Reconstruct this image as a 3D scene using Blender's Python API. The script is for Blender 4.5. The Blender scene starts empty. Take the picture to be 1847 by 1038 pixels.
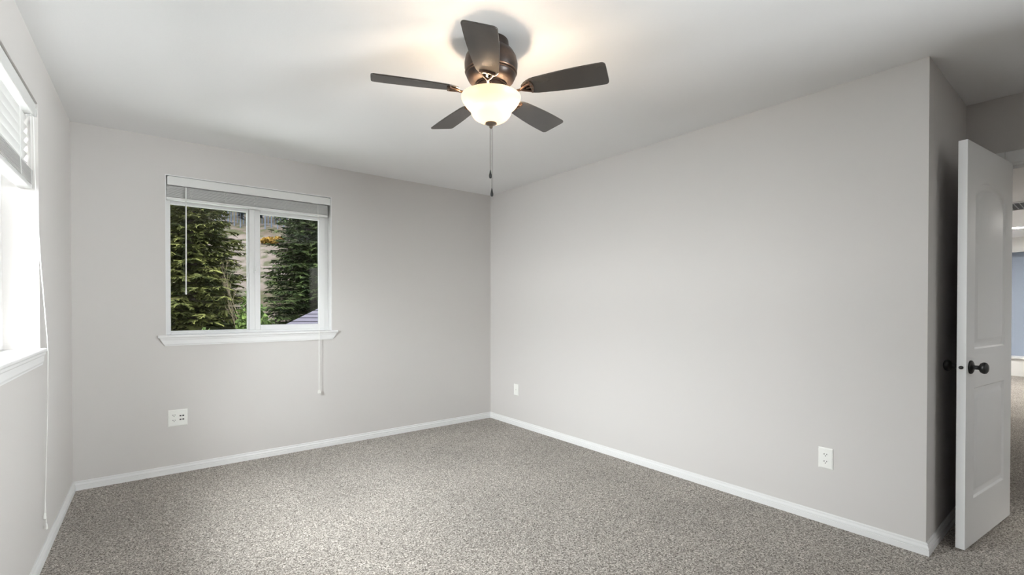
import bpy, bmesh, math, random
from mathutils import Vector, Matrix

# ------------------------------------------------------------------ camera, world, light, exposure
S = bpy.context.scene
COL = S.collection
F, YAW, PITCH, SHY, EYE = 852.87, 0.6650, -0.0085, 42.18, 1.2184
cd = bpy.data.cameras.new('camera')
cam = bpy.data.objects.new('camera', cd); COL.objects.link(cam)
cd.sensor_fit = 'HORIZONTAL'; cd.sensor_width = 36.0; cd.lens = 36.0 * F / 1847.0
cd.shift_y = SHY / 1847.0; cd.clip_start = 0.02; cd.clip_end = 600
cam.location = (0, 0, EYE)
cam.rotation_euler = (math.pi / 2 + PITCH, 0, -YAW)
S.camera = cam
S.view_settings.view_transform = 'Standard'; S.view_settings.look = 'None'
S.view_settings.gamma = 1.0; S.view_settings.use_curve_mapping = False
S.view_settings.exposure = 0.26
S.cycles.max_bounces = 14; S.cycles.diffuse_bounces = 8; S.cycles.glossy_bounces = 4
S.cycles.transmission_bounces = 8; S.cycles.transparent_max_bounces = 12
S.cycles.use_denoising = True
S.cycles.caustics_reflective = False; S.cycles.caustics_refractive = False
S.cycles.sample_clamp_indirect = 6.0

W = bpy.data.worlds.new('sky'); S.world = W; W.use_nodes = True
wn = W.node_tree; bg = wn.nodes['Background']
sky = wn.nodes.new('ShaderNodeTexSky'); sky.sky_type = 'NISHITA'; sky.sun_disc = False
sky.sun_elevation = math.radians(48); sky.sun_rotation = math.radians(200); sky.air_density = 1.0; sky.dust_density = 3.0
hsv = wn.nodes.new('ShaderNodeHueSaturation'); hsv.inputs['Saturation'].default_value = 0.35
wn.links.new(sky.outputs[0], hsv.inputs['Color']); wn.links.new(hsv.outputs[0], bg.inputs[0])
bg.inputs[1].default_value = 0.44

def light(name, kind, loc, rot, energy, color=(1, 1, 1), **kw):
    l = bpy.data.lights.new(name, kind); l.energy = energy; l.color = color
    for k, v in kw.items(): setattr(l, k, v)
    o = bpy.data.objects.new(name, l); COL.objects.link(o); o.location = loc; o.rotation_euler = rot
    return o
# hazy sun on the trees outside
light('sun', 'SUN', (0, 0, 30), (math.radians(48), 0, math.radians(-20)), 1.5, (1, .96, .88), angle=math.radians(6))
# daylight arriving at the left window, from the open sky on that side of the house
light('window_area_lamp', 'AREA', (-3.0, 2.15, 1.75), (0, math.radians(-78), 0), 800, (.95, .975, 1.0), shape='RECTANGLE', size=2.0, size_y=4.4)
light('window_area_lamp', 'AREA', (-1.75, 2.10, 2.60), (0, math.radians(-48), 0), 420, (.95, .975, 1.0), shape='RECTANGLE', size=1.3, size_y=2.4)
# added lamps standing in for ground-bounced daylight, aimed up to brighten the ceiling
light('ceiling_fill_lamp', 'AREA', (-4.2, 3.00, -.75), (0, math.radians(-115), math.radians(-8)), 170, (.95, .975, 1.0), shape='RECTANGLE', size=2.0, size_y=6.0)
light('ceiling_fill_lamp', 'AREA', (.55, 7.6, -.75), (math.radians(-128), 0, 0), 130, (.95, .975, 1.0), shape='RECTANGLE', size=5.0, size_y=1.6)
light('ceiling_fill_lamp', 'AREA', (7.4, -8.0, -1.1), (math.radians(112), 0, math.radians(31)), 1900, (.95, .975, 1.0), shape='RECTANGLE', size=3.0, size_y=2.0)  # this one shines in through the added window behind the camera
# added fill lamp outside the added rear window, slanting in from the right
light('window_area_lamp', 'AREA', (3.62, -2.20, 1.50), (math.radians(88), 0, math.radians(44)), 60, (.95, .975, 1.0), shape='RECTANGLE', size=1.0, size_y=1.3, spread=math.radians(56))

# ------------------------------------------------------------------ constants of the place
H = 2.44
YB, XR, XL = 4.2444, 3.0271, -0.3617
YR, XA = 0.5652, 3.9523
YF = -1.75                       # wall behind the camera
SK = 0.0185                      # the left wall is a touch out of square
LEFT_ROT = math.pi / 2 - math.atan(SK)
def lx(y): return XL - SK * (YB - y)

# ------------------------------------------------------------------ helpers
def lin(c):
    return tuple(((v / 255.0) / 12.92 if v / 255.0 <= .04045 else (((v / 255.0) + .055) / 1.055) ** 2.4) for v in c[:3]) + (1,)

def mat(name, col, rough=.6, metal=0.0, spec=.5, bump=None, noise=None):
    m = bpy.data.materials.new(name); m.use_nodes = True
    nt = m.node_tree; b = nt.nodes['Principled BSDF']
    b.inputs['Base Color'].default_value = col if len(col) == 4 else tuple(col) + (1,)
    b.inputs['Roughness'].default_value = rough; b.inputs['Metallic'].default_value = metal
    b.inputs['Specular IOR Level'].default_value = spec
    tc = nt.nodes.new('ShaderNodeTexCoord')
    if noise:
        sc, c2, lo, hi = noise
        n = nt.nodes.new('ShaderNodeTexNoise'); n.inputs['Scale'].default_value = sc; n.inputs['Detail'].default_value = 5
        nt.links.new(tc.outputs['Object'], n.inputs['Vector'])
        r = nt.nodes.new('ShaderNodeValToRGB'); r.color_ramp.elements[0].position = lo; r.color_ramp.elements[1].position = hi
        r.color_ramp.elements[0].color = b.inputs['Base Color'].default_value
        r.color_ramp.elements[1].color = tuple(c2)[:3] + (1,)
        nt.links.new(n.outputs['Fac'], r.inputs[0]); nt.links.new(r.outputs[0], b.inputs['Base Color'])
    if bump:
        sc, st, dist = bump
        n = nt.nodes.new('ShaderNodeTexNoise'); n.inputs['Scale'].default_value = sc; n.inputs['Detail'].default_value = 3
        nt.links.new(tc.outputs['Object'], n.inputs['Vector'])
        bp = nt.nodes.new('ShaderNodeBump'); bp.inputs['Strength'].default_value = st; bp.inputs['Distance'].default_value = dist
        nt.links.new(n.outputs['Fac'], bp.inputs['Height']); nt.links.new(bp.outputs[0], b.inputs['Normal'])
    return m

M = {}
M['wall'] = mat('wall_paint', (.590, .570, .556), .85, spec=.25, bump=(160, .06, .002))
M['ceiling'] = mat('ceiling_paint', (.80, .80, .805), .9, spec=.2, bump=(90, .10, .003))
M['trim'] = mat('white_trim_paint', (.74, .74, .74), .42, spec=.4)
M['vinyl'] = mat('white_vinyl', (.72, .72, .72), .35)
M['slat'] = mat('white_blind_slat', (.68, .68, .67), .45)
M['cord'] = mat('white_cord', (.82, .82, .80), .8)
M['door'] = mat('white_door_paint', (.74, .74, .74), .42, spec=.4)
M['plate'] = mat('white_plastic', (.80, .80, .77), .35)
M['slot'] = mat('dark_slot', (.02, .02, .02), .6)
M['black'] = mat('black_metal', (.006, .006, .006), .45, metal=.0)
M['steel'] = mat('steel', (.55, .55, .55), .35, metal=1)
M['bronze'] = mat('oil_rubbed_bronze', (.034, .024, .020), .36, metal=.45, noise=(14, (.075, .046, .034), .45, .75))
M['bronze_light'] = mat('bronze_highlight', (.15, .085, .055), .33, metal=.7)
M['blade'] = mat('espresso_laminate', (.030, .024, .020), .24, spec=.5, noise=(6, (.052, .042, .034), .35, .7))
M['blade'].node_tree.nodes['Principled BSDF'].inputs['IOR'].default_value = 1.8
M['pewter'] = mat('dull_bronze', (.16, .125, .095), .4, metal=.5)
M['chain'] = mat('dark_chain', (.10, .09, .08), .4, metal=.8)
M['blue_wall'] = mat('blue_grey_paint', (.33, .38, .47), .8, spec=.2)
M['white_wall'] = mat('white_wall_paint', (.78, .78, .77), .8, spec=.2)
M['shingle'] = mat('roof_shingle', (.10, .095, .125), .9, spec=.1)
M['siding'] = mat('house_siding', (.42, .40, .38), .8)
M['bark'] = mat('bark', (.055, .045, .036), .95, spec=.1, noise=(9, (.11, .095, .08), .35, .7))
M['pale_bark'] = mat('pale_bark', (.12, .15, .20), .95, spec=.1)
M['twig'] = mat('bare_twig', (.20, .17, .12), .95, spec=.1)

def glass_mat():
    m = bpy.data.materials.new('window_glass'); m.use_nodes = True
    nt = m.node_tree; nt.nodes.clear()
    o = nt.nodes.new('ShaderNodeOutputMaterial'); mx = nt.nodes.new('ShaderNodeMixShader')
    t = nt.nodes.new('ShaderNodeBsdfTransparent'); g = nt.nodes.new('ShaderNodeBsdfGlossy'); g.inputs['Roughness'].default_value = .01
    t.inputs[0].default_value = (.97, .98, .97, 1)
    fr = nt.nodes.new('ShaderNodeFresnel'); fr.inputs[0].default_value = 1.45
    ge = nt.nodes.new('ShaderNodeNewGeometry'); fo = nt.nodes.new('ShaderNodeMath'); fo.operation = 'SUBTRACT'; fo.inputs[0].default_value = 1.0
    nt.links.new(ge.outputs['Backfacing'], fo.inputs[1])
    ml = nt.nodes.new('ShaderNodeMath'); ml.operation = 'MULTIPLY'; nt.links.new(fr.outputs[0], ml.inputs[0]); nt.links.new(fo.outputs[0], ml.inputs[1])
    nt.links.new(ml.outputs[0], mx.inputs[0]); nt.links.new(t.outputs[0], mx.inputs[1]); nt.links.new(g.outputs[0], mx.inputs[2])
    nt.links.new(mx.outputs[0], o.inputs[0]); return m
M['glass'] = glass_mat()

def frosted_mat():
    m = bpy.data.materials.new('frosted_glass'); m.use_nodes = True
    nt = m.node_tree; nt.nodes.clear()
    o = nt.nodes.new('ShaderNodeOutputMaterial'); mx = nt.nodes.new('ShaderNodeMixShader'); mx2 = nt.nodes.new('ShaderNodeMixShader')
    t = nt.nodes.new('ShaderNodeBsdfTranslucent'); t.inputs[0].default_value = (.095, .077, .058, 1)
    d = nt.nodes.new('ShaderNodeBsdfDiffuse'); d.inputs[0].default_value = (.80, .72, .60, 1)
    g = nt.nodes.new('ShaderNodeBsdfGlossy'); g.inputs['Roughness'].default_value = .25
    mx.inputs[0].default_value = .45; mx2.inputs[0].default_value = .04
    nt.links.new(t.outputs[0], mx.inputs[1]); nt.links.new(d.outputs[0], mx.inputs[2])
    nt.links.new(mx.outputs[0], mx2.inputs[1]); nt.links.new(g.outputs[0], mx2.inputs[2])
    nt.links.new(mx2.outputs[0], o.inputs[0]); return m
M['frosted'] = frosted_mat()

def emit_mat(name, col, st):
    m = bpy.data.materials.new(name); m.use_nodes = True
    nt = m.node_tree; nt.nodes.clear()
    o = nt.nodes.new('ShaderNodeOutputMaterial'); e = nt.nodes.new('ShaderNodeEmission')
    e.inputs[0].default_value = tuple(col) + (1,); e.inputs[1].default_value = st
    nt.links.new(e.outputs[0], o.inputs[0]); return m
M['bulb'] = emit_mat('lit_bulb', (1.0, .78, .56), 390)
M['downlight'] = emit_mat('lit_downlight', (1.0, .97, .92), 620)

def carpet_mat():
    m = bpy.data.materials.new('carpet'); m.use_nodes = True
    nt = m.node_tree; b = nt.nodes['Principled BSDF']; L = nt.links.new
    b.inputs['Roughness'].default_value = 1.0; b.inputs['Specular IOR Level'].default_value = .05
    b.inputs['Sheen Weight'].default_value = .12
    tc = nt.nodes.new('ShaderNodeTexCoord')
    n1 = nt.nodes.new('ShaderNodeTexNoise'); n1.inputs['Scale'].default_value = 135; n1.inputs['Detail'].default_value = 2.5; n1.inputs['Roughness'].default_value = .65
    n1.inputs['Distortion'].default_value = 1.2
    n2 = nt.nodes.new('ShaderNodeTexNoise'); n2.inputs['Scale'].default_value = 1.6; n2.inputs['Detail'].default_value = 3
    n3 = nt.nodes.new('ShaderNodeTexNoise'); n3.inputs['Scale'].default_value = 26; n3.inputs['Detail'].default_value = 3
    for n in (n1, n2, n3): L(tc.outputs['Object'], n.inputs['Vector'])
    r = nt.nodes.new('ShaderNodeValToRGB')
    e = r.color_ramp.elements; e[0].position = .36; e[0].color = (.050, .041, .034, 1); e[1].position = .64; e[1].color = (.72, .675, .62, 1)
    k = r.color_ramp.elements.new(.485); k.color = (.275, .246, .218, 1)
    L(n1.outputs['Fac'], r.inputs[0])
    mr = nt.nodes.new('ShaderNodeMapRange'); mr.inputs[1].default_value = .3; mr.inputs[2].default_value = .7; mr.inputs[3].default_value = .90; mr.inputs[4].default_value = 1.10
    L(n2.outputs['Fac'], mr.inputs[0])
    mr3 = nt.nodes.new('ShaderNodeMapRange'); mr3.inputs[1].default_value = .3; mr3.inputs[2].default_value = .7; mr3.inputs[3].default_value = .88; mr3.inputs[4].default_value = 1.12
    L(n3.outputs['Fac'], mr3.inputs[0])
    mu = nt.nodes.new('ShaderNodeMath'); mu.operation = 'MULTIPLY'; L(mr.outputs[0], mu.inputs[0]); L(mr3.outputs[0], mu.inputs[1])
    vm = nt.nodes.new('ShaderNodeVectorMath'); vm.operation = 'SCALE'; L(r.outputs[0], vm.inputs[0]); L(mu.outputs[0], vm.inputs['Scale'])
    L(vm.outputs[0], b.inputs['Base Color'])
    bp = nt.nodes.new('ShaderNodeBump'); bp.inputs['Strength'].default_value = .7; bp.inputs['Distance'].default_value = .006
    L(n1.outputs['Fac'], bp.inputs['Height']); L(bp.outputs[0], b.inputs['Normal'])
    return m
M['carpet'] = carpet_mat()

def leaf_mat(name, dark, light_, scale=2.2):
    m = mat(name, dark, .75, spec=.2, noise=(scale, light_, .36, .70))
    return m
M['needles'] = leaf_mat('fir_needles', (.050, .066, .022), (.22, .235, .075))
M['needles_deep'] = leaf_mat('deep_fir_needles', (.030, .052, .022), (.125, .175, .060))
M['leaf'] = leaf_mat('broad_leaves', (.06, .10, .03), (.15, .22, .06), 3)
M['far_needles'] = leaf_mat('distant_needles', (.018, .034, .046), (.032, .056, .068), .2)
M['gold'] = leaf_mat('golden_leaves', (.22, .135, .03), (.40, .26, .06), .8)
M['hill'] = mat('clearcut_slope', (.10, .082, .066), 1.0, spec=.05, noise=(.10, (.205, .178, .165), .35, .62))
def hill_mat():
    m = M['hill']; nt = m.node_tree; b = nt.nodes['Principled BSDF']
    tc = [n for n in nt.nodes if n.type == 'TEX_COORD'][0]
    old = b.inputs['Base Color'].links[0].from_socket
    n = nt.nodes.new('ShaderNodeTexNoise'); n.inputs['Scale'].default_value = .55; n.inputs['Detail'].default_value = 8
    nt.links.new(tc.outputs['Object'], n.inputs['Vector'])
    mr = nt.nodes.new('ShaderNodeMapRange'); mr.inputs[1].default_value = .46; mr.inputs[2].default_value = .60; mr.inputs[4].default_value = .75
    nt.links.new(n.outputs['Fac'], mr.inputs[0])
    mx = nt.nodes.new('ShaderNodeMix'); mx.data_type = 'RGBA'
    nt.links.new(mr.outputs[0], mx.inputs[0]); nt.links.new(old, mx.inputs[6]); mx.inputs[7].default_value = (.055, .068, .03, 1)
    nt.links.new(mx.outputs[2], b.inputs['Base Color'])
hill_mat()
M['grass'] = mat('grass', (.05, .08, .025), 1, spec=.05, noise=(.8, (.09, .13, .04), .35, .65))

# --- mesh helpers
def obj(name, bm, m, parent=None, smooth=None, bevel=None):
    me = bpy.data.meshes.new(name)
    bmesh.ops.recalc_face_normals(bm, faces=bm.faces)
    bm.to_mesh(me); bm.free()
    if isinstance(m, (list, tuple)):
        for k in m: me.materials.append(k)
    else: me.materials.append(m)
    o = bpy.data.objects.new(name, me); COL.objects.link(o)
    if parent: o.parent = parent
    if smooth is not None:
        me.shade_smooth(); me.set_sharp_from_angle(angle=math.radians(smooth))
    if bevel:
        md = o.modifiers.new('bevel', 'BEVEL'); md.width = bevel; md.segments = 2; md.limit_method = 'ANGLE'; md.angle_limit = math.radians(40)
    return o
def empty(name, loc=(0, 0, 0), rz=0.0):
    o = bpy.data.objects.new(name, None); COL.objects.link(o); o.location = loc; o.rotation_euler = (0, 0, rz); o.empty_display_size = .1
    return o
def tag(o, label, cat, group=None, kind=None):
    o['label'] = label; o['category'] = cat
    if group: o['group'] = group
    if kind: o['kind'] = kind
    return o
def BM(): return bmesh.new()
def box(bm, x0, x1, y0, y1, z0, z1):
    v = [bm.verts.new(p) for p in [(x0, y0, z0), (x1, y0, z0), (x1, y1, z0), (x0, y1, z0), (x0, y0, z1), (x1, y0, z1), (x1, y1, z1), (x0, y1, z1)]]
    for f in [(0, 3, 2, 1), (4, 5, 6, 7), (0, 1, 5, 4), (1, 2, 6, 5), (2, 3, 7, 6), (3, 0, 4, 7)]: bm.faces.new([v[i] for i in f])
    return v
def lathe(bm, prof, n=40, center=(0, 0), caps=True):
    rings = []
    for r, z in prof:
        if r < 1e-5: rings.append([bm.verts.new((center[0], center[1], z))])
        else: rings.append([bm.verts.new((center[0] + r * math.cos(2 * math.pi * i / n), center[1] + r * math.sin(2 * math.pi * i / n), z)) for i in range(n)])
    for a, b in zip(rings, rings[1:]):
        for i in range(n):
            j = (i + 1) % n
            if len(a) == 1 and len(b) == 1: continue
            if len(a) == 1: bm.faces.new([a[0], b[i], b[j]])
            elif len(b) == 1: bm.faces.new([a[i], a[j], b[0]])
            else: bm.faces.new([a[i], a[j], b[j], b[i]])
def tube(bm, pts, r, n=8, cap=True):
    pts = [Vector(p) for p in pts]; rs = r if isinstance(r, (list, tuple)) else [r] * len(pts)
    rings = []; up = None
    for i, p in enumerate(pts):
        t = (pts[min(i + 1, len(pts) - 1)] - pts[max(i - 1, 0)]).normalized()
        if up is None:
            up = Vector((0, 0, 1)) if abs(t.z) < .9 else Vector((1, 0, 0))
        a = t.cross(up).normalized(); b = a.cross(t).normalized(); up = b
        rings.append([bm.verts.new(p + (a * math.cos(2 * math.pi * k / n) + b * math.sin(2 * math.pi * k / n)) * rs[i]) for k in range(n)])
    for A, B in zip(rings, rings[1:]):
        for k in range(n): bm.faces.new([A[k], A[(k + 1) % n], B[(k + 1) % n], B[k]])
    if cap: bm.faces.new(rings[0][::-1]); bm.faces.new(rings[-1])
def prism(bm, poly, z0, z1, xf=None):
    xf = xf or (lambda p: p)
    a = [bm.verts.new(xf((x, y, z0))) for x, y in poly]; b = [bm.verts.new(xf((x, y, z1))) for x, y in poly]
    bm.faces.new(a[::-1]); bm.faces.new(b)
    for i in range(len(poly)):
        j = (i + 1) % len(poly); bm.faces.new([a[i], a[j], b[j], b[i]])
def struct(name, bm, m, label, cat, parent=None, **kw):
    o = obj(name, bm, m, parent, **kw)
    if parent is None: tag(o, label, cat, kind='structure')
    return o

# ------------------------------------------------------------------ room shell
bm = BM(); box(bm, -.9, 12.9, YF - .2, YB + .16, -.14, 0)
struct('floor', bm, M['carpet'], 'grey beige flecked carpet covering the whole floor', 'floor')
bm = BM(); box(bm, -.9, 12.9, YF - .2, YB + .16, H, H + .14)
struct('ceiling', bm, M['ceiling'], 'smooth white ceiling with a fan hanging from it', 'ceiling')

# window openings, in each wall's own run
BW = dict(u0=.140, w=1.177, z0=1.012, h=1.168)          # back window: u = x
LW_END = -(YB - 3.172)                                    # left window: u = distance from the corner (negative towards the camera)
LW = dict(u0=LW_END - 1.50, w=1.50, z0=1.020, h=1.168)
TH = .165
THL = .21
def wall_hole(bm, u0, u1, d0, d1, hu0, hu1, hz0, hz1):
    box(bm, u0, hu0, d0, d1, 0, H); box(bm, hu1, u1, d0, d1, 0, H)
    box(bm, hu0, hu1, d0, d1, 0, hz0 - .0195); box(bm, hu0, hu1, d0, d1, hz1, H)
bm = BM(); wall_hole(bm, XL, XR + .12, YB, YB + TH, BW['u0'], BW['u0'] + BW['w'], BW['z0'], BW['z0'] + BW['h'])
struct('wall_back', bm, M['wall'], 'light greige wall with the tree view window', 'wall')
left_root = Vector((XL, YB, 0))
bm = BM(); wall_hole(bm, YF - YB - .1, .165, 0, THL, LW['u0'], LW['u0'] + LW['w'], LW['z0'], LW['z0'] + LW['h'])
wl = struct('wall_left', bm, M['wall'], 'light greige wall at the left with the half lowered blind window', 'wall')
wl.location = left_root; wl.rotation_euler = (0, 0, LEFT_ROT)
bm = BM(); box(bm, XR, XR + .12, YR, YB, 0, H)
struct('wall_right', bm, M['wall'], 'broad plain light greige wall at the right', 'wall')
bm = BM(); box(bm, XR + .12, XA + .12, YR, YR + .12, 0, H)
struct('wall_alcove', bm, M['wall'], 'shaded return wall behind the open white door', 'wall')
DO0, DO1, DOH = -.385, .405, 2.052                        # doorway in y, and its height
bm = BM(); box(bm, XA, XA + .12, DO1, YR, 0, H); box(bm, XA, XA + .12, YF - .1, DO0, 0, H); box(bm, XA, XA + .12, DO0, DO1, DOH, H)
struct('wall_doorway', bm, M['wall'], 'shaded greige wall above and beside the bedroom doorway', 'wall')
FW = dict(u0=2.72, w=1.10, z0=.95, h=1.2)                    # added unseen window behind the camera, to let fill light in
bm = BM(); wall_hole(bm, -.9, XA, YF - .165, YF, FW['u0'], FW['u0'] + FW['w'], FW['z0'], FW['z0'] + FW['h'])
struct('wall_front', bm, M['wall'], 'greige wall behind the camera', 'wall')

# baseboards: moulded profile swept along each wall
PROF = [(0, 0), (.015, 0), (.015, .027), (.011, .0285), (.011, .0315), (.0135, .034), (.0125, .040), (.0085, .046), (.0065, .0475), (.0065, .050), (.0085, .0515), (.008, .057), (.005, .060), (0, .060)]
def baseboard(name, a, b, nrm, ma=0.0, mb=0.0, label=''):
    """sweep from a to b on the floor, nrm points into the room; ma/mb = mitre slope at each end"""
    bm = BM(); a = Vector(a + (0,)); b = Vector(b + (0,)); n = Vector(nrm + (0,)).normalized(); t = (b - a).normalized()
    ra = [bm.verts.new(a + n * d + t * (d * ma) + Vector((0, 0, z))) for d, z in PROF]
    rb = [bm.verts.new(b + n * d - t * (d * mb) + Vector((0, 0, z))) for d, z in PROF]
    for i in range(len(PROF)):
        j = (i + 1) % len(PROF); bm.faces.new([ra[i], ra[j], rb[j], rb[i]])
    bm.faces.new(ra); bm.faces.new(rb[::-1])
    return struct(name, bm, M['trim'], label, 'baseboard')
baseboard('baseboard_back', (XL, YB), (XR, YB), (0, -1), 1, 1, 'white baseboard along the window wall')
baseboard('baseboard_right', (XR, YB), (XR, YR), (-1, 0), 1, -1, 'white baseboard along the broad plain right wall')
baseboard('baseboard_alcove', (XR, YR), (XA, YR), (0, -1), -1, 1, 'white baseboard behind the open door')
baseboard('baseboard_doorway', (XA, DO0 - .075), (XA, YF), (-1, 0), 0, 1, 'white baseboard beside the doorway')
baseboard('baseboard_left', (lx(YF), YF), (XL, YB), (1, -SK), 1, 1, 'white baseboard along the left wall below the blind')

# ------------------------------------------------------------------ windows
def ring(bm, u0, u1, z0, z1, wl_, wr, wb, wt, d0, d1):
    box(bm, u0, u0 + wl_, d0, d1, z0, z1); box(bm, u1 - wr, u1, d0, d1, z0, z1)
    if wb > 0: box(bm, u0 + wl_, u1 - wr, d0, d1, z0, z0 + wb)
    box(bm, u0 + wl_, u1 - wr, d0, d1, z1 - wt, z1)
def window(name, P, loc, rz, gl, gr, gtop, nose, horn, label, f0=.075):
    """local frame: x along the wall from the left edge of the opening, y outwards, z up from the stool"""
    w, h = P['w'], P['h']
    r = empty(name, loc, rz); tag(r, label, 'window', kind='structure')
    bm = BM(); L_ = .006
    ring(bm, 0, w, 0, h, L_, L_, .0, L_, .0, f0 + .02); obj('jamb_liner', bm, M['wall'] if f0 > .1 else M['trim'], r)
    f1 = f0 + .07
    ml, mr = gl[1], gr[0]
    bm = BM()
    ring(bm, L_, w - L_, 0, h - L_, gl[0] - L_, .035, .018, .05, f0, f1)
    box(bm, ml + .012, ml + .052, f0 - .006, f1, .018, h - .056)         # meeting stile of the frame
    obj('window_frame', bm, M['vinyl'], r, bevel=.003)
    bm = BM()                                                              # fixed left light: glazing bead
    ring(bm, gl[0] - .004, ml + .012, .018, h - .056, .006, .012, .008, h - .056 - gtop, f0 + .006, f1 - .02)
    o = obj('window_sash', bm, M['vinyl'], r, bevel=.002)
    bm = BM()                                                              # sliding right sash
    ring(bm, mr - .040, w - .035 - L_ + .004, .018, h - .056, .040, (w - .035 - L_ + .004) - gr[1], .040, h - .056 - gtop + .006, f0 - .004, f1 - .03)
    s = obj('window_sash', bm, M['vinyl'], r, bevel=.003)
    bm = BM(); box(bm, mr - .046, mr - .022, f0 - .018, f0 - .004, .48, .52); tube(bm, [(mr - .034, f0 - .018, .50), (mr - .034, f0 - .026, .515), (mr - .034, f0 - .030, .555)], [.006, .005, .004]); obj('latch', bm, M['vinyl'], s, smooth=40)
    bm = BM(); box(bm, gl[0], ml + .003, f0 + .037, f0 + .041, .02, gtop + .004); obj('pane', bm, M['glass'], r)
    bm = BM(); box(bm, gr[0] - .003, gr[1] + .003, f0 + .025, f0 + .029, .055, gtop + .002); obj('pane', bm, M['glass'], r)
    # stool with a rounded nose and horns, then the apron with raked ends
    bm = BM()
    prof = [(.10, -.020), (.10, 0), (-nose + .006, 0), (-nose + .002, -.003), (-nose, -.008), (-nose, -.013), (-nose + .003, -.018), (-nose + .008, -.020)]
    hp = [p for p in prof]
    # horns only project in front of the wall; the middle goes back to the frame
    def sw(u0, u1, pr):
        a = [bm.verts.new((u0, d, z)) for d, z in pr]; b = [bm.verts.new((u1, d, z)) for d, z in pr]
        for i in range(len(pr)):
            j = (i + 1) % len(pr); bm.faces.new([a[i], a[j], b[j], b[i]])
        bm.faces.new(a); bm.faces.new(b[::-1])
    front = [(0.0, -.020), (0.0, 0)] + prof[2:]
    sw(-horn, w + horn, front)
    box(bm, .001, w - .001, 0.0, f0 + .003, -.020, 0)
    obj('window_sill', bm, M['trim'], r)
    bm = BM(); pr = [(0, -.078), (0, -.020), (-.016, -.020), (-.016, -.030), (-.012, -.036), (-.012, -.064), (-.009, -.072), (-.009, -.078)]
    a = [bm.verts.new((-.005 - horn * .75 * ((z + .078) / .058), d, z)) for d, z in pr]; b = [bm.verts.new((w + .005 + horn * .75 * ((z + .078) / .058), d, z)) for d, z in pr]
    for i in range(len(pr)):
        j = (i + 1) % len(pr); bm.faces.new([a[i], a[j], b[j], b[i]])
    bm.faces.new(a); bm.faces.new(b[::-1]); obj('apron', bm, M['trim'], r)
    return r
w1 = window('window_1', BW, (BW['u0'], YB, BW['z0']), 0, (.031, .536), (.628, 1.092), .972, .030, .046,
            'white sliding window looking out on fir trees')
lo = left_root + Vector((math.cos(LEFT_ROT), math.sin(LEFT_ROT), 0)) * LW['u0']
w2 = window('window_2', LW, (lo.x, lo.y, LW['z0']), LEFT_ROT, (.031, .69), (.78, 1.415), 1.08, .022, .030,
            'white window at the left edge under a half lowered blind', f0=.122)

w3 = window('added_window_3', FW, (FW['u0'] + FW['w'], YF, FW['z0']), math.pi, (.031, .49), (.58, 1.015), 1.11, .022, .030,
            'added unseen white window behind the camera, letting in fill light')
# ------------------------------------------------------------------ blinds
def slat(bm, u0, u1, dc, z, half, tilt, t=.0028):
    c, s = math.cos(tilt), math.sin(tilt)
    n = 6
    def pt(k, up):
        q = -half + 2 * half * k / n; crown = .0022 * (1 - (q / half) ** 2)
        d = q; zz = crown + (t if up else 0)
        return dc + d * c - zz * s, z + d * s + zz * c
    a = []; b = []
    for side, U in ((a, u0), (b, u1)):
        for k in range(n + 1): d, zz = pt(k, False); side.append(bm.verts.new((U, d, zz)))
        for k in range(n, -1, -1): d, zz = pt(k, True); side.append(bm.verts.new((U, d, zz)))
    m_ = len(a)
    for i in range(m_):
        j = (i + 1) % m_; bm.faces.new([a[i], a[j], b[j], b[i]])
    bm.faces.new(a[::-1]); bm.faces.new(b)

# back window blind, fully raised
b1 = empty('window_blind', (BW['u0'], YB, BW['z0']), 0)
tag(b1, 'white horizontal slat blind pulled all the way up above the tree view window', 'blind')
bw, bh = BW['w'], BW['h']
bm = BM(); box(bm, .012, bw - .010, -.006, .006, bh - .074, bh - .014); box(bm, .012, .018, .006, .030, bh - .074, bh - .014); box(bm, bw - .016, bw - .010, .006, .03, bh - .074, bh - .014)
obj('valance', bm, M['slat'], b1, bevel=.002)
bm = BM(); box(bm, .020, bw - .020, .012, .058, bh - .060, bh - .006); obj('headrail', bm, M['slat'], b1)
bm = BM(); rnd = random.Random(4)
for k in range(15):
    slat(bm, .010 + rnd.uniform(-.002, .002), bw - .030 + rnd.uniform(-.003, .003), .034 + rnd.uniform(-.0015, .0015), 1.012 + k * .0053, .025, rnd.uniform(-.01, .01))
obj('slats', bm, M['slat'], b1, smooth=35)
bm = BM(); box(bm, .008, bw - .028, .009, .059, .991, 1.009); obj('bottom_rail', bm, M['slat'], b1, bevel=.003)
for u in (.16, .38, .585, .80, .985):
    bm = BM()
    for q in range(7):
        z = 1.010 + q * .0125
        tube(bm, [(u + rnd.uniform(-.012, .012), .006 + rnd.uniform(-.002, .001), z), (u + rnd.uniform(-.014, .014), .003, z + .007), (u + rnd.uniform(-.010, .010), .006, z + .014)], .0011, 5)
    obj('ladder_cord', bm, M['cord'], b1)
bm = BM(); tube(bm, [(.124, -.010, 1.088), (.124, -.012, 1.06), (.123, -.013, .70), (.121, -.013, .335), (.121, -.013, .318), (.121, -.013, .300), (.121, -.013, .297)], [.003, .0045, .0045, .0045, .006, .006, .002], 10)
obj('tilt_wand', bm, M['slat'], b1, smooth=50)
bm = BM()
for e in (-.0022, .0022):
    tube(bm, [(1.063 + e, .004, 1.10), (1.062 + e, -.012, .80), (1.061 + e, -.030, .20), (1.060 + e, -.034, .002), (1.059 + e * .8, -.0335, -.10), (1.058 + e * .5, -.033, -.515)], .0013, 6)
lc = obj('lift_cord', bm, M['cord'], b1)
for e in (-.006, .006):
    bm = BM(); lathe(bm, [(0, -.508), (.0025, -.510), (.0055, -.528), (.0055, -.534), (.003, -.537), (0, -.537)], 12, (1.058 + e, -.033))
    obj('tassel', bm, M['plate'], lc, smooth=50)

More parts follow.
